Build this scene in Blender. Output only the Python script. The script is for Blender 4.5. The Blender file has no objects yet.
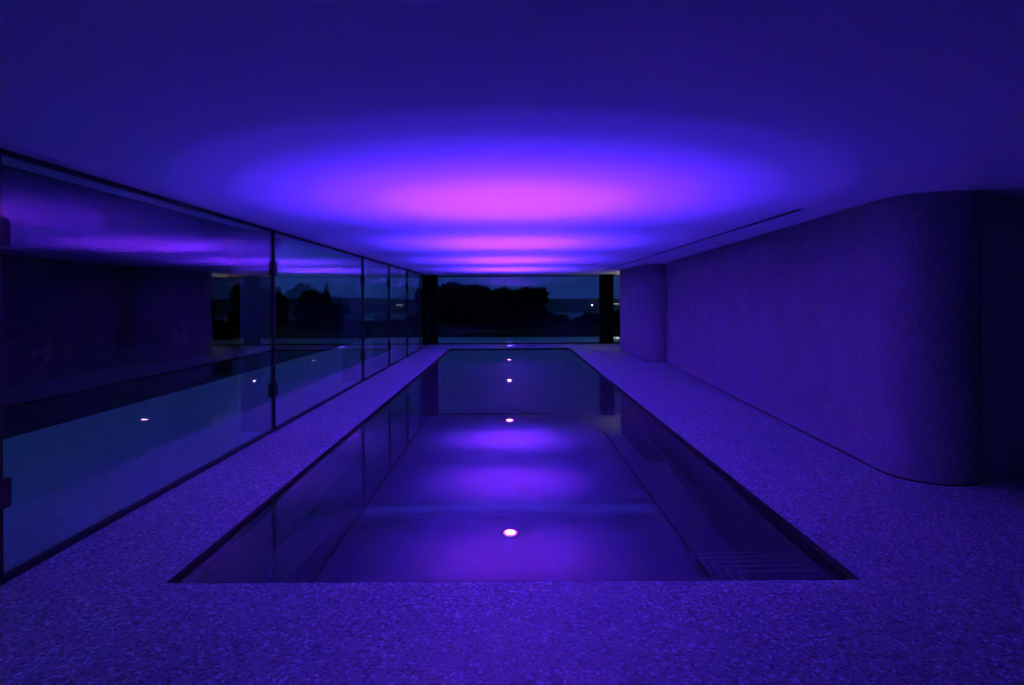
import bpy, bmesh, math, random
from mathutils import Vector, Matrix, noise
random.seed(7)
PI = math.pi
scene = bpy.context.scene
C = scene.collection

# ---------------------------------------------------------------- camera, world, exposure
H = 1.6                     # eye height
ZC = 2.509                  # ceiling height
F = 600.0
cam = bpy.data.cameras.new('camera')
cam.sensor_width = 36.0
cam.lens = 36.0 * F / 1024.0
cam.shift_x = 3.0 / 1024.0
cam.shift_y = -42.5 / 1024.0
cam.clip_start = 0.05
cam.clip_end = 20000
co = bpy.data.objects.new('camera', cam)
co.location = (0, 0, H)
co.rotation_euler = (Matrix.Rotation(PI / 2, 4, 'X') @ Matrix.Rotation(-math.radians(0.3), 4, 'Z')).to_euler()
C.objects.link(co)
scene.camera = co

scene.view_settings.view_transform = 'Standard'
scene.view_settings.look = 'None'
scene.view_settings.gamma = 1.0
scene.view_settings.use_curve_mapping = False
scene.view_settings.exposure = 0.0

cy = scene.cycles
cy.max_bounces = 14
cy.diffuse_bounces = 5
cy.glossy_bounces = 8
cy.transmission_bounces = 10
cy.transparent_max_bounces = 24
cy.caustics_reflective = False
cy.caustics_refractive = True
cy.sample_clamp_indirect = 0.0
cy.use_denoising = True
cy.denoising_input_passes = 'RGB_ALBEDO'
cy.use_adaptive_sampling = False

SKY_GAIN = 1.0
w = bpy.data.worlds.new('dusk_sky')
scene.world = w
w.use_nodes = True
nt = w.node_tree
nt.nodes.clear()
wo = nt.nodes.new('ShaderNodeOutputWorld')
bg = nt.nodes.new('ShaderNodeBackground')
ramp = nt.nodes.new('ShaderNodeValToRGB')
sep = nt.nodes.new('ShaderNodeSeparateXYZ')
tc = nt.nodes.new('ShaderNodeTexCoord')
cl = nt.nodes.new('ShaderNodeTexNoise')
cl.inputs['Scale'].default_value = 3.0
cl.inputs['Detail'].default_value = 4.0
mp = nt.nodes.new('ShaderNodeMapping')
mp.inputs['Scale'].default_value = (1, 1, 5)
mul = nt.nodes.new('ShaderNodeMath'); mul.operation = 'MULTIPLY_ADD'
mul.inputs[1].default_value = 0.5; mul.inputs[2].default_value = 0.75
nt.links.new(tc.outputs['Generated'], sep.inputs[0])
nt.links.new(sep.outputs['Z'], ramp.inputs['Fac'])
nt.links.new(tc.outputs['Generated'], mp.inputs['Vector'])
nt.links.new(mp.outputs[0], cl.inputs['Vector'])
nt.links.new(cl.outputs['Fac'], mul.inputs[0])
nt.links.new(ramp.outputs['Color'], bg.inputs['Color'])
nt.links.new(mul.outputs[0], bg.inputs['Strength'])
nt.links.new(bg.outputs[0], wo.inputs[0])
cr = ramp.color_ramp
cr.elements[0].position = 0.0
cr.elements[0].color = (0.0075, 0.026, 0.15, 1)
cr.elements[1].position = 1.0
cr.elements[1].color = (0.0085, 0.048, 0.150, 1)
e = cr.elements.new(0.12); e.color = (0.0060, 0.022, 0.120, 1)

# lamp colours and strengths (lamps of the place and the added streak lights)
# beam name, colour, watts, cone angle: magenta core, blue-violet beam, wide spill
POOL_BEAMS = (('lamp_core', (0.290, 0.020, 1.0), 700.0, 37),
              ('lamp_core_edge', (0.210, 0.018, 1.0), 560.0, 51),
              ('lamp_beam', (0.120, 0.015, 1.0), 450.0, 59),
              ('lamp_mid_beam', (0.085, 0.016, 1.0), 640.0, 65),
              ('lamp_outer_beam', (0.065, 0.022, 1.0), 400.0, 76),
              ('lamp_wide_beam', (0.050, 0.036, 1.0), 260.0, 100),
              ('lamp_spill', (0.040, 0.030, 1.0), 20.0, 150))
LOUNGE_W = 110.0
STREAK_W = 1.0


# ---------------------------------------------------------------- helpers
def link(o, parent=None):
    C.objects.link(o)
    if parent is not None:
        o.parent = parent
    return o


def obj(name, bm, m, parent=None, smooth=False, bevel=0.0, recalc=True):
    if recalc:
        bmesh.ops.recalc_face_normals(bm, faces=bm.faces)
    me = bpy.data.meshes.new(name)
    bm.to_mesh(me)
    bm.free()
    if m is not None:
        me.materials.append(m)
    if smooth:
        for p in me.polygons:
            p.use_smooth = True
    o = bpy.data.objects.new(name, me)
    link(o, parent)
    if bevel:
        b = o.modifiers.new('bevel', 'BEVEL')
        b.width = bevel
        b.segments = 2
        b.limit_method = 'ANGLE'
    return o


def tag(o, label, cat, group=None, kind=None):
    o['label'] = label
    o['category'] = cat
    if group:
        o['group'] = group
    if kind:
        o['kind'] = kind
    return o


def struct(o, label=None):
    o['kind'] = 'structure'
    if label:
        o['label'] = label
    return o


def empty(name, loc, rz=0, parent=None):
    o = bpy.data.objects.new(name, None)
    o.empty_display_size = 0.1
    o.location = loc
    o.rotation_euler = (0, 0, rz)
    return link(o, parent)


def copy_tree(o, parent=None):
    c = o.copy()
    C.objects.link(c)
    c.parent = parent
    for ch in list(o.children):
        copy_tree(ch, c)
    return c


def box(bm, x0, x1, y0, y1, z0, z1):
    v = [bm.verts.new(p) for p in ((x0, y0, z0), (x1, y0, z0), (x1, y1, z0), (x0, y1, z0),
                                   (x0, y0, z1), (x1, y0, z1), (x1, y1, z1), (x0, y1, z1))]
    for f in ((0, 3, 2, 1), (4, 5, 6, 7), (0, 1, 5, 4), (1, 2, 6, 5), (2, 3, 7, 6), (3, 0, 4, 7)):
        bm.faces.new([v[i] for i in f])
    return v


def bx(*a):
    bm = bmesh.new()
    box(bm, *a)
    return bm


def prism(bm, pts, z0, z1):
    lo = [bm.verts.new((x, y, z0)) for x, y in pts]
    hi = [bm.verts.new((x, y, z1)) for x, y in pts]
    n = len(pts)
    bm.faces.new(lo[::-1])
    bm.faces.new(hi)
    for i in range(n):
        j = (i + 1) % n
        bm.faces.new((lo[i], lo[j], hi[j], hi[i]))


def lathe(bm, prof, n=32, c=(0, 0, 0)):
    rings = []
    for r, z in prof:
        if r < 1e-5:
            rings.append([bm.verts.new((c[0], c[1], c[2] + z))])
        else:
            rings.append([bm.verts.new((c[0] + r * math.cos(2 * PI * i / n), c[1] + r * math.sin(2 * PI * i / n), c[2] + z)) for i in range(n)])
    for a, b in zip(rings, rings[1:]):
        if len(a) == 1 and len(b) == 1:
            continue
        for i in range(n):
            j = (i + 1) % n
            if len(a) == 1:
                bm.faces.new((a[0], b[j], b[i]))
            elif len(b) == 1:
                bm.faces.new((a[i], a[j], b[0]))
            else:
                bm.faces.new((a[i], a[j], b[j], b[i]))


def tube(bm, pts, radii, n=8):
    rings = []
    for k, p in enumerate(pts):
        p = Vector(p)
        a = Vector(pts[max(k - 1, 0)])
        b = Vector(pts[min(k + 1, len(pts) - 1)])
        d = (b - a).normalized()
        u = d.orthogonal().normalized()
        if k:
            pu = rings_u
            u = (pu - d * pu.dot(d)).normalized()
        rings_u = u
        v = d.cross(u)
        r = radii[k] if hasattr(radii, '__len__') else radii
        rings.append([bm.verts.new(p + (u * math.cos(2 * PI * i / n) + v * math.sin(2 * PI * i / n)) * r) for i in range(n)])
    for a, b in zip(rings, rings[1:]):
        for i in range(n):
            j = (i + 1) % n
            bm.faces.new((a[i], a[j], b[j], b[i]))
    bm.faces.new(rings[0][::-1])
    bm.faces.new(rings[-1])


# ---------------------------------------------------------------- materials
def new_mat(name):
    m = bpy.data.materials.new(name)
    m.use_nodes = True
    return m, m.node_tree, m.node_tree.nodes['Principled BSDF']


def mat(name, col, rough=0.6, metal=0.0, noise_scale=None, amp=0.25, bump=0.0, spec=None):
    m, t, p = new_mat(name)
    p.inputs['Base Color'].default_value = (*col, 1)
    p.inputs['Roughness'].default_value = rough
    p.inputs['Metallic'].default_value = metal
    if spec is not None:
        p.inputs['Specular IOR Level'].default_value = spec
    if noise_scale:
        g = t.nodes.new('ShaderNodeNewGeometry')
        n = t.nodes.new('ShaderNodeTexNoise')
        n.inputs['Scale'].default_value = noise_scale
        n.inputs['Detail'].default_value = 6
        r = t.nodes.new('ShaderNodeValToRGB')
        r.color_ramp.elements[0].position = 0.3
        r.color_ramp.elements[1].position = 0.7
        r.color_ramp.elements[0].color = (*[c * (1 - amp) for c in col], 1)
        r.color_ramp.elements[1].color = (*[min(1, c * (1 + amp)) for c in col], 1)
        t.links.new(g.outputs['Position'], n.inputs['Vector'])
        t.links.new(n.outputs['Fac'], r.inputs['Fac'])
        t.links.new(r.outputs['Color'], p.inputs['Base Color'])
        if bump:
            b = t.nodes.new('ShaderNodeBump')
            b.inputs['Strength'].default_value = bump
            b.inputs['Distance'].default_value = 0.02
            t.links.new(n.outputs['Fac'], b.inputs['Height'])
            t.links.new(b.outputs[0], p.inputs['Normal'])
    return m


def terrazzo(name, base, dark, light, scale, rough=0.45):
    m, t, p = new_mat(name)
    p.inputs['Roughness'].default_value = rough
    g = t.nodes.new('ShaderNodeNewGeometry')
    prev = None
    v = t.nodes.new('ShaderNodeTexVoronoi')
    v.inputs['Scale'].default_value = scale
    v2 = t.nodes.new('ShaderNodeTexVoronoi')
    v2.inputs['Scale'].default_value = scale * 0.55
    s = t.nodes.new('ShaderNodeSeparateColor')
    r = t.nodes.new('ShaderNodeValToRGB')
    r.color_ramp.interpolation = 'LINEAR'
    r.color_ramp.elements[0].position = 0.0
    r.color_ramp.elements[0].color = (*dark, 1)
    r.color_ramp.elements[1].position = 1.0
    r.color_ramp.elements[1].color = (*light, 1)
    for pos, c in ((0.14, dark), (0.34, base), (0.84, base), (0.94, light)):
        el = r.color_ramp.elements.new(pos)
        el.color = (*c, 1)
    n = t.nodes.new('ShaderNodeTexNoise')
    n.inputs['Scale'].default_value = 1.4
    n.inputs['Detail'].default_value = 5
    mx = t.nodes.new('ShaderNodeMix'); mx.data_type = 'RGBA'; mx.blend_type = 'MULTIPLY'
    mx.inputs[0].default_value = 1.0
    r2 = t.nodes.new('ShaderNodeValToRGB')
    r2.color_ramp.elements[0].color = (0.82, 0.82, 0.82, 1)
    r2.color_ramp.elements[1].color = (1, 1, 1, 1)
    t.links.new(g.outputs['Position'], v.inputs['Vector'])
    t.links.new(g.outputs['Position'], n.inputs['Vector'])
    t.links.new(v.outputs['Color'], s.inputs[0])
    t.links.new(s.outputs[0], r.inputs['Fac'])
    t.links.new(n.outputs['Fac'], r2.inputs['Fac'])
    t.links.new(r.outputs['Color'], mx.inputs[6])
    t.links.new(r2.outputs['Color'], mx.inputs[7])
    t.links.new(mx.outputs[2], p.inputs['Base Color'])
    b = t.nodes.new('ShaderNodeBump')
    b.inputs['Strength'].default_value = 0.15
    b.inputs['Distance'].default_value = 0.002
    t.links.new(v.outputs['Distance'], b.inputs['Height'])
    t.links.new(b.outputs[0], p.inputs['Normal'])
    return m


def plaster(name, col):
    m, t, p = new_mat(name)
    p.inputs['Roughness'].default_value = 0.9
    p.inputs['Specular IOR Level'].default_value = 0.2
    g = t.nodes.new('ShaderNodeNewGeometry')
    n = t.nodes.new('ShaderNodeTexNoise'); n.inputs['Scale'].default_value = 26; n.inputs['Detail'].default_value = 7
    n.inputs['Roughness'].default_value = 0.62
    v = t.nodes.new('ShaderNodeTexVoronoi'); v.inputs['Scale'].default_value = 42
    n2 = t.nodes.new('ShaderNodeTexNoise'); n2.inputs['Scale'].default_value = 2.2; n2.inputs['Detail'].default_value = 4
    a = t.nodes.new('ShaderNodeMath'); a.operation = 'ADD'
    for q in (n, v, n2):
        t.links.new(g.outputs['Position'], q.inputs['Vector'])
    t.links.new(n.outputs['Fac'], a.inputs[0])
    t.links.new(v.outputs['Distance'], a.inputs[1])
    b = t.nodes.new('ShaderNodeBump'); b.inputs['Strength'].default_value = 0.8; b.inputs['Distance'].default_value = 0.012
    t.links.new(a.outputs[0], b.inputs['Height'])
    t.links.new(b.outputs[0], p.inputs['Normal'])
    r = t.nodes.new('ShaderNodeValToRGB')
    r.color_ramp.elements[0].position = 0.36; r.color_ramp.elements[1].position = 0.62
    r.color_ramp.elements[0].color = (*[c * 0.74 for c in col], 1)
    r.color_ramp.elements[1].color = (*[c * 1.12 for c in col], 1)
    mx = t.nodes.new('ShaderNodeMath'); mx.operation = 'MULTIPLY_ADD'
    mx.inputs[1].default_value = 0.3
    t.links.new(n2.outputs['Fac'], mx.inputs[0])
    sc2 = t.nodes.new('ShaderNodeMath'); sc2.operation = 'MULTIPLY'; sc2.inputs[1].default_value = 0.7
    t.links.new(n.outputs['Fac'], sc2.inputs[0])
    t.links.new(sc2.outputs[0], mx.inputs[2])
    t.links.new(mx.outputs[0], r.inputs['Fac'])
    t.links.new(r.outputs['Color'], p.inputs['Base Color'])
    return m


def pane_glass(name, tint=(0.93, 0.96, 0.97)):
    """flat pane: clear with a Fresnel reflection on both faces"""
    m = bpy.data.materials.new(name)
    m.use_nodes = True
    t = m.node_tree
    t.nodes.clear()
    o = t.nodes.new('ShaderNodeOutputMaterial')
    mix = t.nodes.new('ShaderNodeMixShader')
    tr = t.nodes.new('ShaderNodeBsdfTransparent'); tr.inputs[0].default_value = (*tint, 1)
    gl = t.nodes.new('ShaderNodeBsdfGlossy'); gl.inputs['Roughness'].default_value = 0.0
    gl.inputs[0].default_value = (1, 1, 1, 1)
    fr = t.nodes.new('ShaderNodeFresnel')
    g = t.nodes.new('ShaderNodeNewGeometry')
    m1 = t.nodes.new('ShaderNodeMapRange')
    m1.inputs['To Min'].default_value = 1.5
    m1.inputs['To Max'].default_value = 1 / 1.5
    t.links.new(g.outputs['Backfacing'], m1.inputs['Value'])
    t.links.new(m1.outputs[0], fr.inputs['IOR'])
    t.links.new(fr.outputs[0], mix.inputs[0])
    t.links.new(tr.outputs[0], mix.inputs[1])
    t.links.new(gl.outputs[0], mix.inputs[2])
    t.links.new(mix.outputs[0], o.inputs[0])
    return m


def emit(name, col, s):
    m = bpy.data.materials.new(name)
    m.use_nodes = True
    t = m.node_tree
    t.nodes.clear()
    o = t.nodes.new('ShaderNodeOutputMaterial')
    e = t.nodes.new('ShaderNodeEmission')
    e.inputs[0].default_value = (*col, 1)
    e.inputs[1].default_value = s
    t.links.new(e.outputs[0], o.inputs[0])
    return m


M = {}
M['floor'] = terrazzo('deck_terrazzo', (0.33, 0.44, 0.43), (0.14, 0.18, 0.18), (0.74, 0.86, 0.86), 70)
M['terrace'] = terrazzo('terrace_stone', (0.25, 0.58, 0.45), (0.20, 0.48, 0.38), (0.31, 0.68, 0.54), 40, 0.6)
M['ceiling'] = mat('ceiling_paint', (0.80, 0.80, 0.80), 0.75, spec=0.1)
M['plaster'] = plaster('rough_plaster', (0.36, 0.38, 0.40))
M['smooth'] = mat('lacquered_panel', (0.62, 0.70, 0.66), 0.5, noise_scale=1.5, amp=0.05)
M['white'] = mat('lounge_wall_paint', (0.55, 0.52, 0.42), 0.8, noise_scale=2, amp=0.06)
M['slot'] = mat('slot_lining', (0.22, 0.22, 0.22), 0.9)
M['steel'] = mat('blackened_steel', (0.012, 0.012, 0.014), 0.55, 0.0, noise_scale=20, amp=0.2)
M['bronze'] = mat('bronze_cladding', (0.006, 0.0045, 0.003), 0.9, 0.0, noise_scale=12, amp=0.2, spec=0.08)
M['edge'] = mat('dark_pool_trim', (0.015, 0.013, 0.016), 0.6, noise_scale=15, amp=0.2)
M['basin'] = mat('pool_lining', (0.10, 0.12, 0.14), 0.6, noise_scale=8, amp=0.08)
M['nosing'] = mat('step_nosing', (0.28, 0.30, 0.32), 0.5)
M['glass'] = pane_glass('clear_glass')
M['fin'] = pane_glass('fin_glass', (0.88, 0.94, 0.95))
ft = M['fin'].node_tree
f_out = [n for n in ft.nodes if n.type == 'OUTPUT_MATERIAL'][0]
f_mix = [n for n in ft.nodes if n.type == 'MIX_SHADER'][0]
f_dif = ft.nodes.new('ShaderNodeBsdfDiffuse'); f_dif.inputs[0].default_value = (0.55, 0.68, 0.72, 1)  # pale blue diffuse imitates sky reflection in the fins
f_m2 = ft.nodes.new('ShaderNodeMixShader'); f_m2.inputs[0].default_value = 0.17
ft.links.new(f_mix.outputs[0], f_m2.inputs[1])
ft.links.new(f_dif.outputs[0], f_m2.inputs[2])
ft.links.new(f_m2.outputs[0], f_out.inputs[0])
M['grass'] = mat('lawn', (0.022, 0.035, 0.015), 0.95, noise_scale=5, amp=0.5, spec=0.0)
M['leaf'] = mat('leaves', (0.007, 0.012, 0.006), 0.9, noise_scale=1.2, amp=0.1, spec=0.0)
M['leaf2'] = mat('conifer_leaves', (0.012, 0.022, 0.014), 0.8, noise_scale=2, amp=0.4, spec=0.1)
M['bark'] = mat('bark', (0.03, 0.024, 0.018), 0.9, noise_scale=8, amp=0.4, bump=0.5)
M['hill'] = mat('far_hills', (0.10, 0.125, 0.15), 1.0, noise_scale=0.006, amp=0.35, spec=0.0)  # aerial haze put into the blue-grey hill colour
M['lake'] = mat('lake_water', (0.02, 0.03, 0.04), 0.25, noise_scale=0.02, amp=0.2)
M['lens'] = emit('pool_lamp_lens', (1.0, 0.42, 0.98), 70)
M['lens_ring'] = emit('pool_lamp_lens_edge', (0.95, 0.06, 1.0), 5.0)
M['fabric'] = mat('charcoal_fabric', (0.02, 0.02, 0.022), 0.95, noise_scale=90, amp=0.3, bump=0.3)
M['shade'] = mat('linen_shade', (0.55, 0.48, 0.36), 0.9, noise_scale=60, amp=0.1)
M['warm'] = emit('warm_lamp', (1.0, 0.80, 0.55), 9)
M['shore'] = emit('distant_lamp', (1.0, 0.93, 0.75), 3.0)
M['white_metal'] = mat('white_metal', (0.6, 0.6, 0.6), 0.4)

# water
mw = bpy.data.materials.new('pool_water')
mw.use_nodes = True
t = mw.node_tree
t.nodes.clear()
wo_ = t.nodes.new('ShaderNodeOutputMaterial')
wg = t.nodes.new('ShaderNodeBsdfGlass')
wg.inputs['Color'].default_value = (0.97, 0.98, 1.0, 1)
wg.inputs['Roughness'].default_value = 0.0
wg.inputs['IOR'].default_value = 1.333
t.links.new(wg.outputs[0], wo_.inputs[0])
M['water'] = mw

# ---------------------------------------------------------------- the setting
PX0, PX1, PY0, PY1 = -1.965, 1.995, 3.41, 19.85     # pool opening
ZW = -0.03                                         # water level
DEPTH = 1.30
GX = -2.9                                          # glass wall
YF = 21.8                                          # far glass
XR = 10.4
ZP = ZC - 0.03                                     # underside of the downstand over the glass

bm = bmesh.new()
for a in ((GX - 0.12, PX0, -7, YF + 0.12), (PX1, XR, -7, YF + 0.12), (PX0, PX1, -7, PY0), (PX0, PX1, PY1, YF + 0.12)):
    box(bm, a[0], a[1], a[2], a[3], -0.30, 0.0)
struct(obj('floor', bm, M['floor']))

# ceiling with the linear slot left open above a black channel
SX0, SX1, SY0, SY1 = 2.945, 3.015, 6.1, 19.3
bm = bmesh.new()
for a in ((GX - 0.42, SX0, -7.3, YF + 0.5), (SX1, XR + 0.3, -7.3, YF + 0.5), (SX0, SX1, -7.3, SY0), (SX0, SX1, SY1, YF + 0.5)):
    box(bm, a[0], a[1], a[2], a[3], ZC, ZC + 0.35)
ceil = struct(obj('ceiling', bm, M['ceiling']))
bm = bmesh.new()
box(bm, SX0, SX1, SY0, SY1, ZC + 0.10, ZC + 0.14)
for xa, xb in ((SX0, SX0 + 0.006), (SX1 - 0.006, SX1)):
    box(bm, xa, xb, SY0, SY1, ZC + 0.001, ZC + 0.10)
struct(obj('trim_1', bm, M['slot']))

bm = bmesh.new()
box(bm, GX - 0.10, GX + 0.022, -7.0, YF - 0.10, ZP, ZC)
box(bm, GX - 0.10, XR, YF - 0.10, YF + 0.10, ZP, ZC)
struct(obj('trim_5', bm, M['ceiling']))

# rough plaster walls with rounded ends
def arc(cx, cy_, r, a0, a1, n=20):
    return [(cx + r * math.cos(a0 + (a1 - a0) * i / n), cy_ + r * math.sin(a0 + (a1 - a0) * i / n)) for i in range(n + 1)]

def wall_prism(name, pts, m, smooth=True):
    bm = bmesh.new()
    prism(bm, pts, 0.0, ZC)
    o = obj(name, bm, m)
    if smooth:
        me = o.data
        for p in me.polygons:
            p.use_smooth = abs(p.normal.z) < 0.5
        try:
            me.set_sharp_from_angle(angle=math.radians(35))
        except Exception:
            pass
    return struct(o)

pts = [(3.93, 14.9)] + [(3.42 + (3.93 - 3.42) * k / 8.0, 5.49 + (14.9 - 5.49) * k / 8.0) for k in range(7, 0, -1)]
pts += arc(3.82, 5.49, 0.40, PI, 2 * PI, 40)
pts += [(4.73, 14.9)]
near_pts = pts
wall_prism('wall_right', pts, M['plaster'])
pts = [(3.46, 18.7)] + arc(4.0, 15.9, 0.5, PI, 1.5 * PI, 24) + [(6.6, 15.4), (6.6, 15.7), (4.8, 15.9), (4.8, 18.7)]  # rear arm added, unseen, shields the gap from the lounge lamp
far_pts = pts
wall_prism('wall_right_far', pts, M['plaster'])
# thin dark strip, paints the shade line at the foot of the plaster walls
bm = bmesh.new()
def grow(pl, c, k):
    return [(c[0] + (x - c[0]) * 1.0 + (-k if x < c[0] else k), y + (-k if y < c[1] else k)) for x, y in pl]
prism(bm, grow(near_pts, (4.1, 10.0), 0.006), 0.0, 0.012)
prism(bm, grow(far_pts, (4.2, 17.0), 0.006), 0.0, 0.012)
struct(obj('shade_strip_right', bm, M['steel']))
struct(obj('wall_right_light_block', bx(4.45, 4.60, 14.85, 15.45, 0, ZC), M['plaster']))  # unseen block added in the gap to stop warm lounge light
# smooth panel wall beyond the rounded corner
wall_prism('wall_right_panel', [(4.2, 5.40), (10.4, 6.96), (10.4, 7.06), (4.2, 5.50)], M['smooth'], False)
struct(obj('wall_lounge', bx(XR, XR + 0.2, -7.0, YF + 0.1, 0, ZC), M['white']))

# pool basin: floor, walls and near right steps
bm = bmesh.new()
T = 0.12
ZB = ZW - DEPTH
box(bm, PX0 - T, PX1 + T, PY0 - T, PY1 + T, ZB - T, ZB)
box(bm, PX0 - T, PX0, PY0 - T, PY1 + T, ZB, ZW - 0.01)
box(bm, PX1, PX1 + T, PY0 - T, PY1 + T, ZB, ZW - 0.01)
box(bm, PX0, PX1, PY0 - T, PY0, ZB, ZW - 0.01)
box(bm, PX0, PX1, PY1, PY1 + T, ZB, ZW - 0.01)
basin = tag(obj('pool_basin', bm, M['basin']), 'long rectangular sunken pool basin in the speckled deck, filled with still water', 'swimming pool')
# inward stepped stairs in the near right corner, one step a mesh
for k in range(5):
    z1 = ZB + 0.20 * (k + 1)
    z0 = ZB + 0.20 * k
    x0 = 1.46
    y1 = 4.86 - 0.25 * k
    st_ = obj('step', bx(x0, PX1, PY0, y1, z0, z1), M['basin'], basin)
    bm = bmesh.new()
    box(bm, x0 - 0.004, PX1, y1 - 0.014, y1 + 0.004, z1 - 0.012, z1 + 0.004)
    box(bm, x0 - 0.004, x0 + 0.012, PY0, y1 - 0.014, z1 - 0.012, z1 + 0.004)
    obj('nosing', bm, M['nosing'], st_)
# dark trim that lines the pool opening
bm = bmesh.new()
e_ = 0.012
box(bm, PX0, PX0 + e_, PY0, PY1, ZW - 0.03, -0.002)
box(bm, PX1 - e_, PX1, PY0, PY1, ZW - 0.03, -0.002)
box(bm, PX0 + e_, PX1 - e_, PY0, PY0 + e_, ZW - 0.03, -0.002)
box(bm, PX0 + e_, PX1 - e_, PY1 - e_, PY1, ZW - 0.03, -0.002)
obj('edge_trim', bm, M['edge'], basin)
# water surface
bm = bmesh.new()
v = [bm.verts.new(p) for p in ((PX0 + e_, PY0 + e_, ZW), (PX1 - e_, PY0 + e_, ZW), (PX1 - e_, PY1 - e_, ZW), (PX0 + e_, PY1 - e_, ZW))]
bm.faces.new(v)
water = tag(obj('pool_water', bm, M['water'], smooth=True, recalc=False),
            'still mirror-like water filling the long indoor pool', 'water', kind='stuff')
water.cycles.is_caustics_caster = True
ceil.cycles.is_caustics_receiver = True

# ---------------------------------------------------------------- pool lamps
def make_pool_lamp():
    r = empty('pool_lamp', (0, 0, 0))
    bm = bmesh.new()
    lathe(bm, [(0.0, 0.0), (0.095, 0.0), (0.095, 0.008), (0.088, 0.012), (0.068, 0.012), (0.066, 0.006), (0.0, 0.006)], 36)
    obj('rim', bm, M['steel'], r, smooth=True)
    bm = bmesh.new()
    lathe(bm, [(0.0, 0.007), (0.058, 0.007), (0.056, 0.012), (0.038, 0.015), (0.0, 0.016)], 36)
    ln = obj('lens', bm, M['lens_ring'], r, smooth=True)
    bm = bmesh.new()
    lathe(bm, [(0.0, 0.0155), (0.036, 0.0155), (0.032, 0.019), (0.0, 0.021)], 30)
    obj('diode_cluster', bm, M['lens'], ln, smooth=True)
    for nm, pc, wt, ang in POOL_BEAMS:
        l = bpy.data.lights.new(nm, 'SPOT')
        l.energy = wt
        l.color = pc
        l.spot_size = math.radians(ang)
        l.spot_blend = 1.0
        l.shadow_soft_size = 0.05
        l.cycles.is_caustics_light = True
        lo = bpy.data.objects.new(nm, l)
        lo.location = (0, 0, 0.08)
        lo.rotation_euler = (PI - math.radians(2.5), 0, 0)
        link(lo, r)
    return r

lamp_where = ['nearest the camera and brightest', 'second from the near end of the pool',
              'third from the near end of the pool', 'farthest, by the pool end']
lp = make_pool_lamp()
for k, y in enumerate((5.47, 9.53, 13.60, 17.76)):
    o = lp if k == 0 else copy_tree(lp)
    o.location = (0.0, y, ZB)
    tag(o, 'round violet underwater lamp in the pool floor, ' + lamp_where[k], 'pool light', 'underwater lamps along the middle of the pool')

# added unseen lights under the near pool edge, throw the pool floor streak
for sx in (-1, 1):
    l = bpy.data.lights.new('added_streak_light', 'AREA')
    l.shape = 'ELLIPSE'; l.size = 2.6; l.size_y = 0.015
    l.spread = math.radians(2.5)
    l.energy = STREAK_W
    l.color = (0.05, 0.07, 1.0)
    lo = bpy.data.objects.new('added_streak_light', l)
    lo.location = (sx * 0.58, PY0 + 0.05, ZW - 0.12)
    aim = Vector((sx * 0.58, 5.99, ZB))
    d_ = aim - lo.location
    q_ = d_.to_track_quat('-Z', 'Y')
    lo.rotation_euler = (Matrix.Rotation(-sx * math.radians(4), 4, 'Z') @ q_.to_matrix().to_4x4()).to_euler()
    link(lo, basin)
# small recessed lamp in the far deck strip
def disc_lamp(name, loc, m, r1=0.05):
    r = empty(name, loc)
    bm = bmesh.new()
    lathe(bm, [(0.0, 0.0), (r1 * 1.35, 0.0), (r1 * 1.3, 0.004), (r1, 0.006), (r1 * 0.98, 0.003), (0, 0.003)], 28)
    obj('rim', bm, M['steel'], r, smooth=True)
    bm = bmesh.new()
    lathe(bm, [(0.0, 0.0035), (r1 * 0.96, 0.0035), (r1 * 0.8, 0.008), (0, 0.010)], 28)
    obj('lens', bm, m, r, smooth=True)
    return r
M['violet'] = emit('violet_lamp', (0.22, 0.10, 1.0), 9.0)
tag(disc_lamp('deck_lamp', (0.02, 20.9, 0.0), M['violet'], 0.10), 'small violet lamp sunk in the deck strip between pool end and far window', 'deck light')

# ---------------------------------------------------------------- glass walls
def glass_bay(n, y0, y1, fin_end=True):
    r = empty('window_%d' % n, (GX, y0, 0))
    struct(r)
    L = y1 - y0
    obj('glass_pane', bx(-0.008, 0.008, 0.012, L - 0.012, 0.03, ZP - 0.025), M['glass'], r)
    bm = bmesh.new()
    box(bm, -0.03, 0.018, 0, L, 0.0, 0.034)
    obj('bottom_channel', bm, M['steel'], r)
    bm = bmesh.new()
    box(bm, -0.03, 0.018, 0, L, ZP - 0.028, ZP)
    obj('top_channel', bm, M['steel'], r)
    obj('seal', bx(-0.022, 0.022, L - 0.018, L + 0.018, 0.03, ZP - 0.025), M['steel'], r)
    if fin_end:
        obj('glass_fin', bx(-0.40, -0.025, L - 0.010, L + 0.010, 0.0, ZP), M['fin'], r)
    for z in (0.43, 1.92):
        bm = bmesh.new()
        box(bm, -0.045, 0.037, L - 0.062, L + 0.062, z, z + 0.165)
        obj('clamp', bm, M['steel'], r, bevel=0.006)
        # two round bolt heads on the clamp
        cl_ = C.objects[-1]
        bm = bmesh.new()
        for dy in (-0.022, 0.022):
            q0 = Vector((0.037, L + dy, z + 0.083))
            tube(bm, [q0, q0 + Vector((0.004, 0, 0))], 0.010, 16)
        obj('bolt', bm, M['steel'], cl_)
    return r

ys = [-6.9, -4.3, -0.45, 3.39, 7.37, 11.9, 14.5, 17.06, 19.5, 21.55]
for k in range(len(ys) - 1):
    glass_bay(k + 1, ys[k], ys[k + 1], fin_end=(k < len(ys) - 2))
nwin = len(ys)

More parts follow.
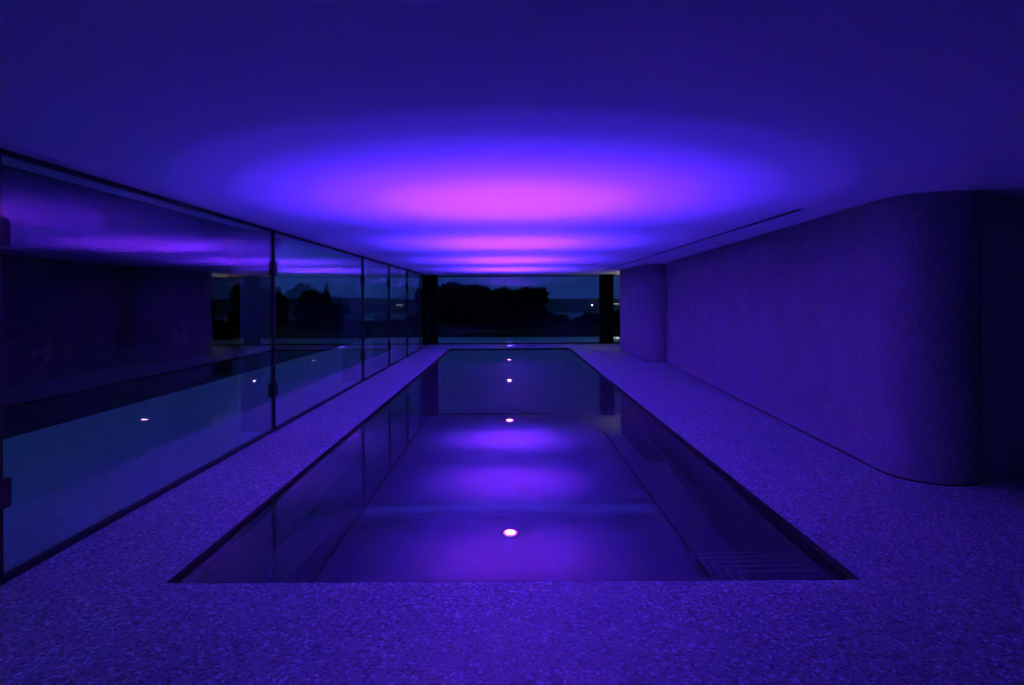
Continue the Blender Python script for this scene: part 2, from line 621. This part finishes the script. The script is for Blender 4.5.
def far_bay(n, x0, x1, y=None):
    r = empty('window_%d' % n, (x0, YF if y is None else y, 0))
    struct(r)
    L = x1 - x0
    obj('glass_pane', bx(0.0, L, -0.008, 0.008, 0.04, ZP - 0.03), M['glass'], r)
    obj('bottom_channel', bx(0, L, -0.04, 0.04, 0.0, 0.045), M['steel'], r)
    obj('top_channel', bx(0, L, -0.03, 0.03, ZP - 0.035, ZP), M['steel'], r)
    return r
far_bay(nwin, -2.60, 3.30)
far_bay(nwin + 1, 3.77, 7.0)
far_bay(nwin + 2, 7.05, XR)
struct(obj('wall_back', bx(GX - 0.2, 4.6, -7.2, -7.0, 0, ZC), M['smooth']))
far_bay(nwin + 3, 4.75, XR, -7.0)  # unseen window added behind the camera, lets sky light the right panel
struct(obj('trim_6', bx(4.60, 4.75, -7.1, -6.9, 0, ZC), M['bronze'], bevel=0.005))
struct(obj('trim_7', bx(4.6, XR, -7.1, -6.9, ZP, ZC), M['ceiling']))
struct(obj('trim_2', bx(-3.12, -2.60, 21.55, 22.0, 0, ZC), M['bronze'], bevel=0.01))
struct(obj('trim_3', bx(3.30, 3.77, 21.62, 21.98, 0, ZC), M['bronze'], bevel=0.01))
struct(obj('trim_4', bx(7.0, 7.05, 21.72, 21.88, 0, ZC), M['bronze'], bevel=0.004))

# ---------------------------------------------------------------- lounge behind the plaster wall
def pendant_line(loc):
    r = empty('ceiling_light', loc)
    obj('housing', bx(-0.5, 0.5, -0.06, 0.06, -0.05, 0.0), M['white_metal'], r, bevel=0.006)
    obj('diffuser', bx(-0.47, 0.47, -0.045, 0.045, -0.062, -0.05), M['warm'], r)
    l = bpy.data.lights.new('lamp_light', 'AREA')
    l.shape = 'RECTANGLE'; l.size = 0.9; l.size_y = 0.09
    l.energy = 10.0
    l.color = (1.0, 0.80, 0.52)
    lo = bpy.data.objects.new('lamp_light', l)
    lo.location = (0, 0, -0.075)
    link(lo, r)
    return r
tag(pendant_line((8.3, 12.6, ZC)), 'slim warm ceiling light in the side room, seen mirrored in the left glass', 'ceiling light')

fl = tag(empty('floor_lamp', (5.2, 20.2, 0)), 'slender floor lamp with linen shade near the far glass of the side room', 'lamp')
bm = bmesh.new(); lathe(bm, [(0, 0), (0.15, 0), (0.15, 0.015), (0.02, 0.03), (0, 0.03)], 32); obj('base', bm, M['steel'], fl, smooth=False)
bm = bmesh.new(); tube(bm, [(0, 0, 0.02), (0, 0, 1.32)], 0.011, 12); obj('pole', bm, M['steel'], fl, smooth=True)
bm = bmesh.new(); lathe(bm, [(0.20, 1.05), (0.15, 1.35), (0.146, 1.35), (0.196, 1.05), (0.20, 1.05)], 40); obj('lamp_shade', bm, M['shade'], fl, smooth=True)
l = bpy.data.lights.new('lamp_light', 'POINT'); l.energy = LOUNGE_W; l.color = (1.0, 0.82, 0.66); l.shadow_soft_size = 0.06
lo = bpy.data.objects.new('lamp_light', l); lo.location = (0, 0, 1.24); link(lo, fl)

ch = tag(empty('lounge_chair', (4.45, 20.95, 0), 2.4), 'dark upholstered low chair beside the floor lamp in the side room', 'chair')
obj('seat', bx(-0.36, 0.36, -0.36, 0.34, 0.27, 0.45), M['fabric'], ch, bevel=0.04)
bm = bmesh.new()
vv = box(bm, -0.36, 0.36, 0.28, 0.44, 0.30, 0.95)
for q in vv[4:]:
    q.co.y += 0.14
obj('backrest', bm, M['fabric'], ch, bevel=0.04)
for s in (-1, 1):
    obj('armrest', bx(s * 0.40 - 0.05, s * 0.40 + 0.05, -0.34, 0.36, 0.24, 0.62), M['fabric'], ch, bevel=0.03)
for sx in (-0.34, 0.34):
    for sy in (-0.28, 0.32):
        bm = bmesh.new(); tube(bm, [(sx, sy, 0.27), (sx * 1.05, sy * 1.08, 0.0)], [0.022, 0.012], 10); obj('leg', bm, M['steel'], ch, smooth=True)

# ---------------------------------------------------------------- outside
bm = bmesh.new()
box(bm, -5.95, GX - 0.12, -9, 26.0, -0.25, -0.01)
box(bm, GX - 0.12, XR + 1.5, YF + 0.12, 26.0, -0.25, -0.01)
box(bm, GX - 0.12, XR + 1.5, -9.0, -7.2, -0.25, -0.01)
struct(obj('terrace', bm, M['terrace']))

# low lanterns on the far terrace
def bollard(x, y, label):
    r = tag(empty('terrace_lantern', (x, y, -0.01)), label, 'lantern', 'lanterns on the far terrace')
    obj('body', bx(-0.05, 0.05, -0.05, 0.05, 0.0, 0.05), M['white_metal'], r, bevel=0.004)
    obj('lamp_glass', bx(-0.045, 0.045, -0.045, 0.045, 0.05, 0.11), M['lantern'], r, bevel=0.003)
    obj('cap', bx(-0.055, 0.055, -0.055, 0.055, 0.11, 0.125), M['white_metal'], r, bevel=0.003)
M['lantern'] = emit('lantern_glow', (0.75, 0.95, 0.85), 1.2)
bollard(4.15, 23.9, 'small lit lantern on the far terrace right of the bronze column, left one of two')
bollard(4.32, 23.9, 'small lit lantern on the far terrace beside the plaster wall edge, right one of two')

# ground falling away towards the lake
def gz(x, y):
    d = max(0.0, y - 26.0)
    dx = max(0.0, -6.0 - x)
    z = -0.03
    if d > 0:
        z -= 0.035 * d if d < 60 else 2.1 + (d - 60) * 0.032
    z = max(z, -34.0)
    z += 0.0 if (d < 1 and dx < 1) else 0.10 * noise.noise(Vector((x * 0.08, y * 0.08, 0)))
    return z

def grid_mesh(xs, ys_, f):
    bm = bmesh.new()
    g = [[bm.verts.new((x, y, f(x, y))) for x in xs] for y in ys_]
    for j in range(len(ys_) - 1):
        for i in range(len(xs) - 1):
            bm.faces.new((g[j][i], g[j][i + 1], g[j + 1][i + 1], g[j + 1][i]))
    return bm
def gfun(x, y):
    inside = (-5.95 <= x <= XR + 1.5) and (-9 <= y <= 26.0)
    if inside:
        return -1.8 if (-5.9 < x < XR + 1.4 and y < 25.9) else -0.06
    return gz(x, y) - 0.03
xs = [-3000, -1500, -700, -300, -150, -90, -60, -45, -35, -28, -22, -17, -13, -10, -8, -5.95, -5.8, -3, 0, 4, 8, XR + 1.3, XR + 1.5, 15, 20, 28, 40, 60, 90, 150, 300, 700, 1500, 3000]
yg = [-300, -100, -50, -30, -20, -14, -9, -8.9, -4, 0, 5, 10, 15, 20, 25.8, 26.0, 28, 31, 35, 40, 46, 54, 64, 80, 100, 130, 180, 250, 350, 480, 620, 800, 1000]
struct(obj('ground', grid_mesh(xs, yg, gfun), M['grass'], smooth=False))
struct(obj('lake', bx(-5000, 5000, 700, 6000, -31.0, -30.0), M['lake']))

def hill_z(x, y, base, amp, seed):
    return base + amp * (0.5 + noise.fractal(Vector((x * 0.0011 + seed, y * 0.002, seed)), 1.0, 2.0, 5))
def hills(name, y0, y1, top, seed):
    xs_ = [(-4200 + 90 * i) for i in range(95)]
    bm = bmesh.new()
    rows = []
    for j in range(9):
        u = j / 8
        y = y0 + (y1 - y0) * u
        prof = math.sin(PI * min(1.0, u * 0.62 + 0.0)) ** 0.8 if u > 0 else 0
        rows.append([bm.verts.new((x, y + 60 * noise.noise(Vector((x * 0.002, seed, 0))), -31.5 + (top + 31.5) * prof * (0.80 + 0.20 * (0.5 + noise.fractal(Vector((x * 0.0016 + seed, u, seed)), 1.0, 2.0, 4))))) for x in xs_])
    for a, b in zip(rows, rows[1:]):
        for i in range(len(xs_) - 1):
            bm.faces.new((a[i], a[i + 1], b[i + 1], b[i]))
    o = obj(name, bm, M['hill'], smooth=True)
    return struct(o)
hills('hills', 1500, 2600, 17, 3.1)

# distant lamps on the other shore
M['shore2'] = emit('distant_row', (1.0, 0.96, 0.9), 0.5)
bm = bmesh.new(); bmesh.ops.create_icosphere(bm, subdivisions=2, radius=1.9)
o = obj('shore_lamp', bm, M['shore'], smooth=True); o.location = (1440 * 0.1385, 1440, -11.5)
tag(o, 'single bright lamp on the far shore of the lake', 'distant light')
o = obj('shore_lights', bx(-8, 8, -1, 1, -0.8, 0.8), M['shore2']); o.location = (1440 * 0.178, 1440, -9.0)
tag(o, 'thin streak of pale light on the far shore, right of the bronze column', 'distant light')

# ---------------------------------------------------------------- trees
def tree(name, x, y, zbase, height, rx, ry, label, cat='tree', group=None, dense=1.0, leaves=2600, leaf=0.16, crown0=0.25, lobes=9, seed=0, cone=False, m='leaf'):
    rnd = random.Random(seed * 77 + 5)
    r = empty(name, (x, y, zbase))
    tag(r, label, cat, group)
    bm = bmesh.new()
    tr_h = height * (0.85 if cone else 0.7)
    lean = (rnd.uniform(-0.1, 0.1), rnd.uniform(-0.1, 0.1))
    pts_ = [(lean[0] * k * 0.2, lean[1] * k * 0.2, tr_h * k / 6) for k in range(7)]
    r0 = 0.03 * height * 0.6
    tube(bm, pts_, [r0 * (1.2 - 0.9 * k / 6) for k in range(7)], 9)
    centers = []
    for k in range(lobes):
        a = rnd.uniform(0, 2 * PI)
        rr = rnd.uniform(0.2, 0.62)
        zz = rnd.uniform(crown0 + 0.12, 0.85)
        taper = 1.0
        if cone:
            taper = 1.05 - zz
            rr = rnd.uniform(0, 0.25)
        centers.append((Vector((rx * rr * taper * math.cos(a), ry * rr * taper * math.sin(a), height * zz)), taper))
    centers.append((Vector((0, 0, height * 0.62)), 1.0 if not cone else 0.4))
    if not cone:
        for c_, tp in centers[:7]:
            b0 = Vector(pts_[3])
            tube(bm, [b0, (b0 + c_) * 0.5 + Vector((0, 0, -0.05 * height)), c_], [r0 * 0.5, r0 * 0.32, r0 * 0.12], 6)
    obj('trunk', bm, M['bark'], r, smooth=True)
    bm = bmesh.new()
    for k in range(leaves):
        if cone:
            zz = crown0 + (1 - crown0) * (1 - math.sqrt(rnd.random()))
            rad = (1 - zz) / (1 - crown0) * (0.75 + 0.25 * math.sin(zz * 60)) * math.sqrt(rnd.random())
            a = rnd.uniform(0, 2 * PI)
            p = Vector((rx * rad * math.cos(a), ry * rad * math.sin(a), height * zz))
        else:
            c_, tp = centers[k % len(centers)]
            d = Vector((rnd.gauss(0, 1), rnd.gauss(0, 1), rnd.gauss(0, 1))).normalized() * (rnd.random() ** 0.45)
            p = c_ + Vector((d.x * rx * 0.46, d.y * ry * 0.46, d.z * height * (1 - crown0) * 0.28))
            p.z = max(p.z, 0.1)
        s = leaf * rnd.uniform(0.6, 1.3)
        ax = Vector((rnd.gauss(0, 1), rnd.gauss(0, 1), rnd.gauss(0, 1))).normalized()
        u = ax.orthogonal().normalized() * s
        v_ = ax.cross(u).normalized() * s * 0.55
        q = [bm.verts.new(p + a_) for a_ in (-u, -u * 0.2 + v_, u, -u * 0.2 - v_)]
        bm.faces.new(q)
    # dense inner mass of each bough
    if not cone:
        for c_, tp in centers:
            g = bmesh.ops.create_icosphere(bm, subdivisions=3, radius=1.0)
            for q in g['verts']:
                n_ = 1.0 + 0.35 * noise.noise(q.co * 2.3 + c_)
                q.co = c_ + Vector((q.co.x * rx * 0.40 * n_ * dense, q.co.y * ry * 0.40 * n_ * dense, q.co.z * height * (1 - crown0) * 0.245 * n_ * dense))
                q.co.z = max(q.co.z, 0.05)
    else:
        lathe(bm, [(0.0, height * crown0), (rx * 0.62, height * (crown0 + 0.05)), (rx * 0.4, height * 0.4), (rx * 0.2, height * 0.7), (0.0, height * 0.93)], 14)
    obj('foliage', bm, M[m], r, recalc=False)
    return r

# beside the left terrace
left = [(-10.8, 8.2, 8.5, 3.1, 'broad leafy tree nearest the left terrace edge, dusk sky glinting through its crown'),
        (-12.0, 15.4, 9.0, 3.2, 'tall dense tree beyond the left terrace, second from the camera'),
        (-12.4, 22.6, 9.0, 3.2, 'dense rounded tree beyond the left terrace, third from the camera'),
        (-14.0, 29.8, 6.2, 3.2, 'dense dark tree beyond the left terrace, farthest and lowest of its row'),
        (-18.6, 11.6, 10.5, 3.3, 'tall tree of the rear row on the left, behind the broad leafy one'),
        (-19.2, 19.2, 11.0, 3.3, 'tallest tree of the rear row on the left'),
        (-20.4, 26.8, 6.0, 3.3, 'rear tree on the left, behind the farthest low one')]
for k, (x, y, h, rr, lb) in enumerate(left):
    tree('tree', x, y, -0.06, h, rr, rr, lb, 'tree', 'trees beyond the left terrace', dense=0.5 if k == 1 else 1.0, leaves=9000 if k == 1 else 15000, leaf=0.15, crown0=0.03, lobes=16, seed=k)
tree('conifer', -18.4, 60.5, gz(-18, 60) - 0.05, 4.75, 1.3, 1.3, 'pointed dark conifer standing against the dusk sky beyond the left glass', 'tree', None, leaves=3000, leaf=0.16, crown0=0.06, seed=9, cone=True, m='leaf2')
mid = [(-20.2, 46, 4.6, 3.0, 'round tree on the lawn left of the conifer'),
       (-14.9, 47.5, 3.2, 2.3, 'low spreading tree right of the conifer'),
       (-19.0, 53.5, 4.2, 2.6, 'broad tree standing just before the conifer')]
for k, (x, y, h, rr, lb) in enumerate(mid):
    tree('tree', x, y, gz(x, y) - 0.05, h, rr, rr, lb, 'tree', None, leaves=5000, leaf=0.2, crown0=0.02, lobes=10, seed=20 + k)
# the dark group seen through the far window
grp = [(-7.8, 57, 3.9, 3.1, 'dark tree at the left of the group beyond the far window'),
       (-4.4, 64, 4.5, 3.6, 'broad dark tree in the middle of the group beyond the far window'),
       (-1.0, 57, 4.0, 3.0, 'rounded dark tree right of middle in the group beyond the far window'),
       (2.5, 64, 3.9, 2.4, 'smallest dark tree at the right end of the group beyond the far window')]
for k, (x, y, h, rr, lb) in enumerate(grp):
    tree('tree', x, y, gz(x, y) - 0.05, h, rr, rr, lb, 'tree', 'tree group on the lawn beyond the far window', leaves=9000, leaf=0.2, crown0=0.0, lobes=14, seed=40 + k)
# dark trees right of the view, mirrored in the left glass
for k, (x, h, lb) in enumerate(((18.5, 3.4, 'lowest'), (23.0, 5.0, 'second lowest'), (27.5, 6.2, 'middle'), (32.5, 6.6, 'second tallest'), (37.5, 7.0, 'tallest'))):
    y = 82 + (k % 2) * 6
    tree('tree', x, y, gz(x, y) - 0.05, h, 3.3, 2.6, 'dark garden tree mirrored in the left glass, the %s of its row' % lb, 'tree', 'garden trees on the right', leaves=5000, leaf=0.24, crown0=0.0, lobes=12, seed=80 + k)
# low shrubs in front of the lake
rs = random.Random(3)
places = ['directly right of the tree group', 'second right of the tree group', 'lowest, where the lake shows above it',
          'just left of the bronze column', 'seen right of the bronze column']
for k in range(5):
    x = (4.9, 7.0, 9.0, 10.9, 13.3)[k]
    y = 75 + (0, 3.5, 0, 3.5, 0)[k]
    h = (2.1, 1.9, 1.2, 1.8, 2.0)[k]
    tree('shrub', x, y, gz(x, y) - 0.05, h, 1.8, 1.5, 'low dark shrub before the lake, ' + places[k], 'shrub', 'shrubs in front of the lake', leaves=1500, leaf=0.17, crown0=0.0, lobes=6, seed=60 + k)
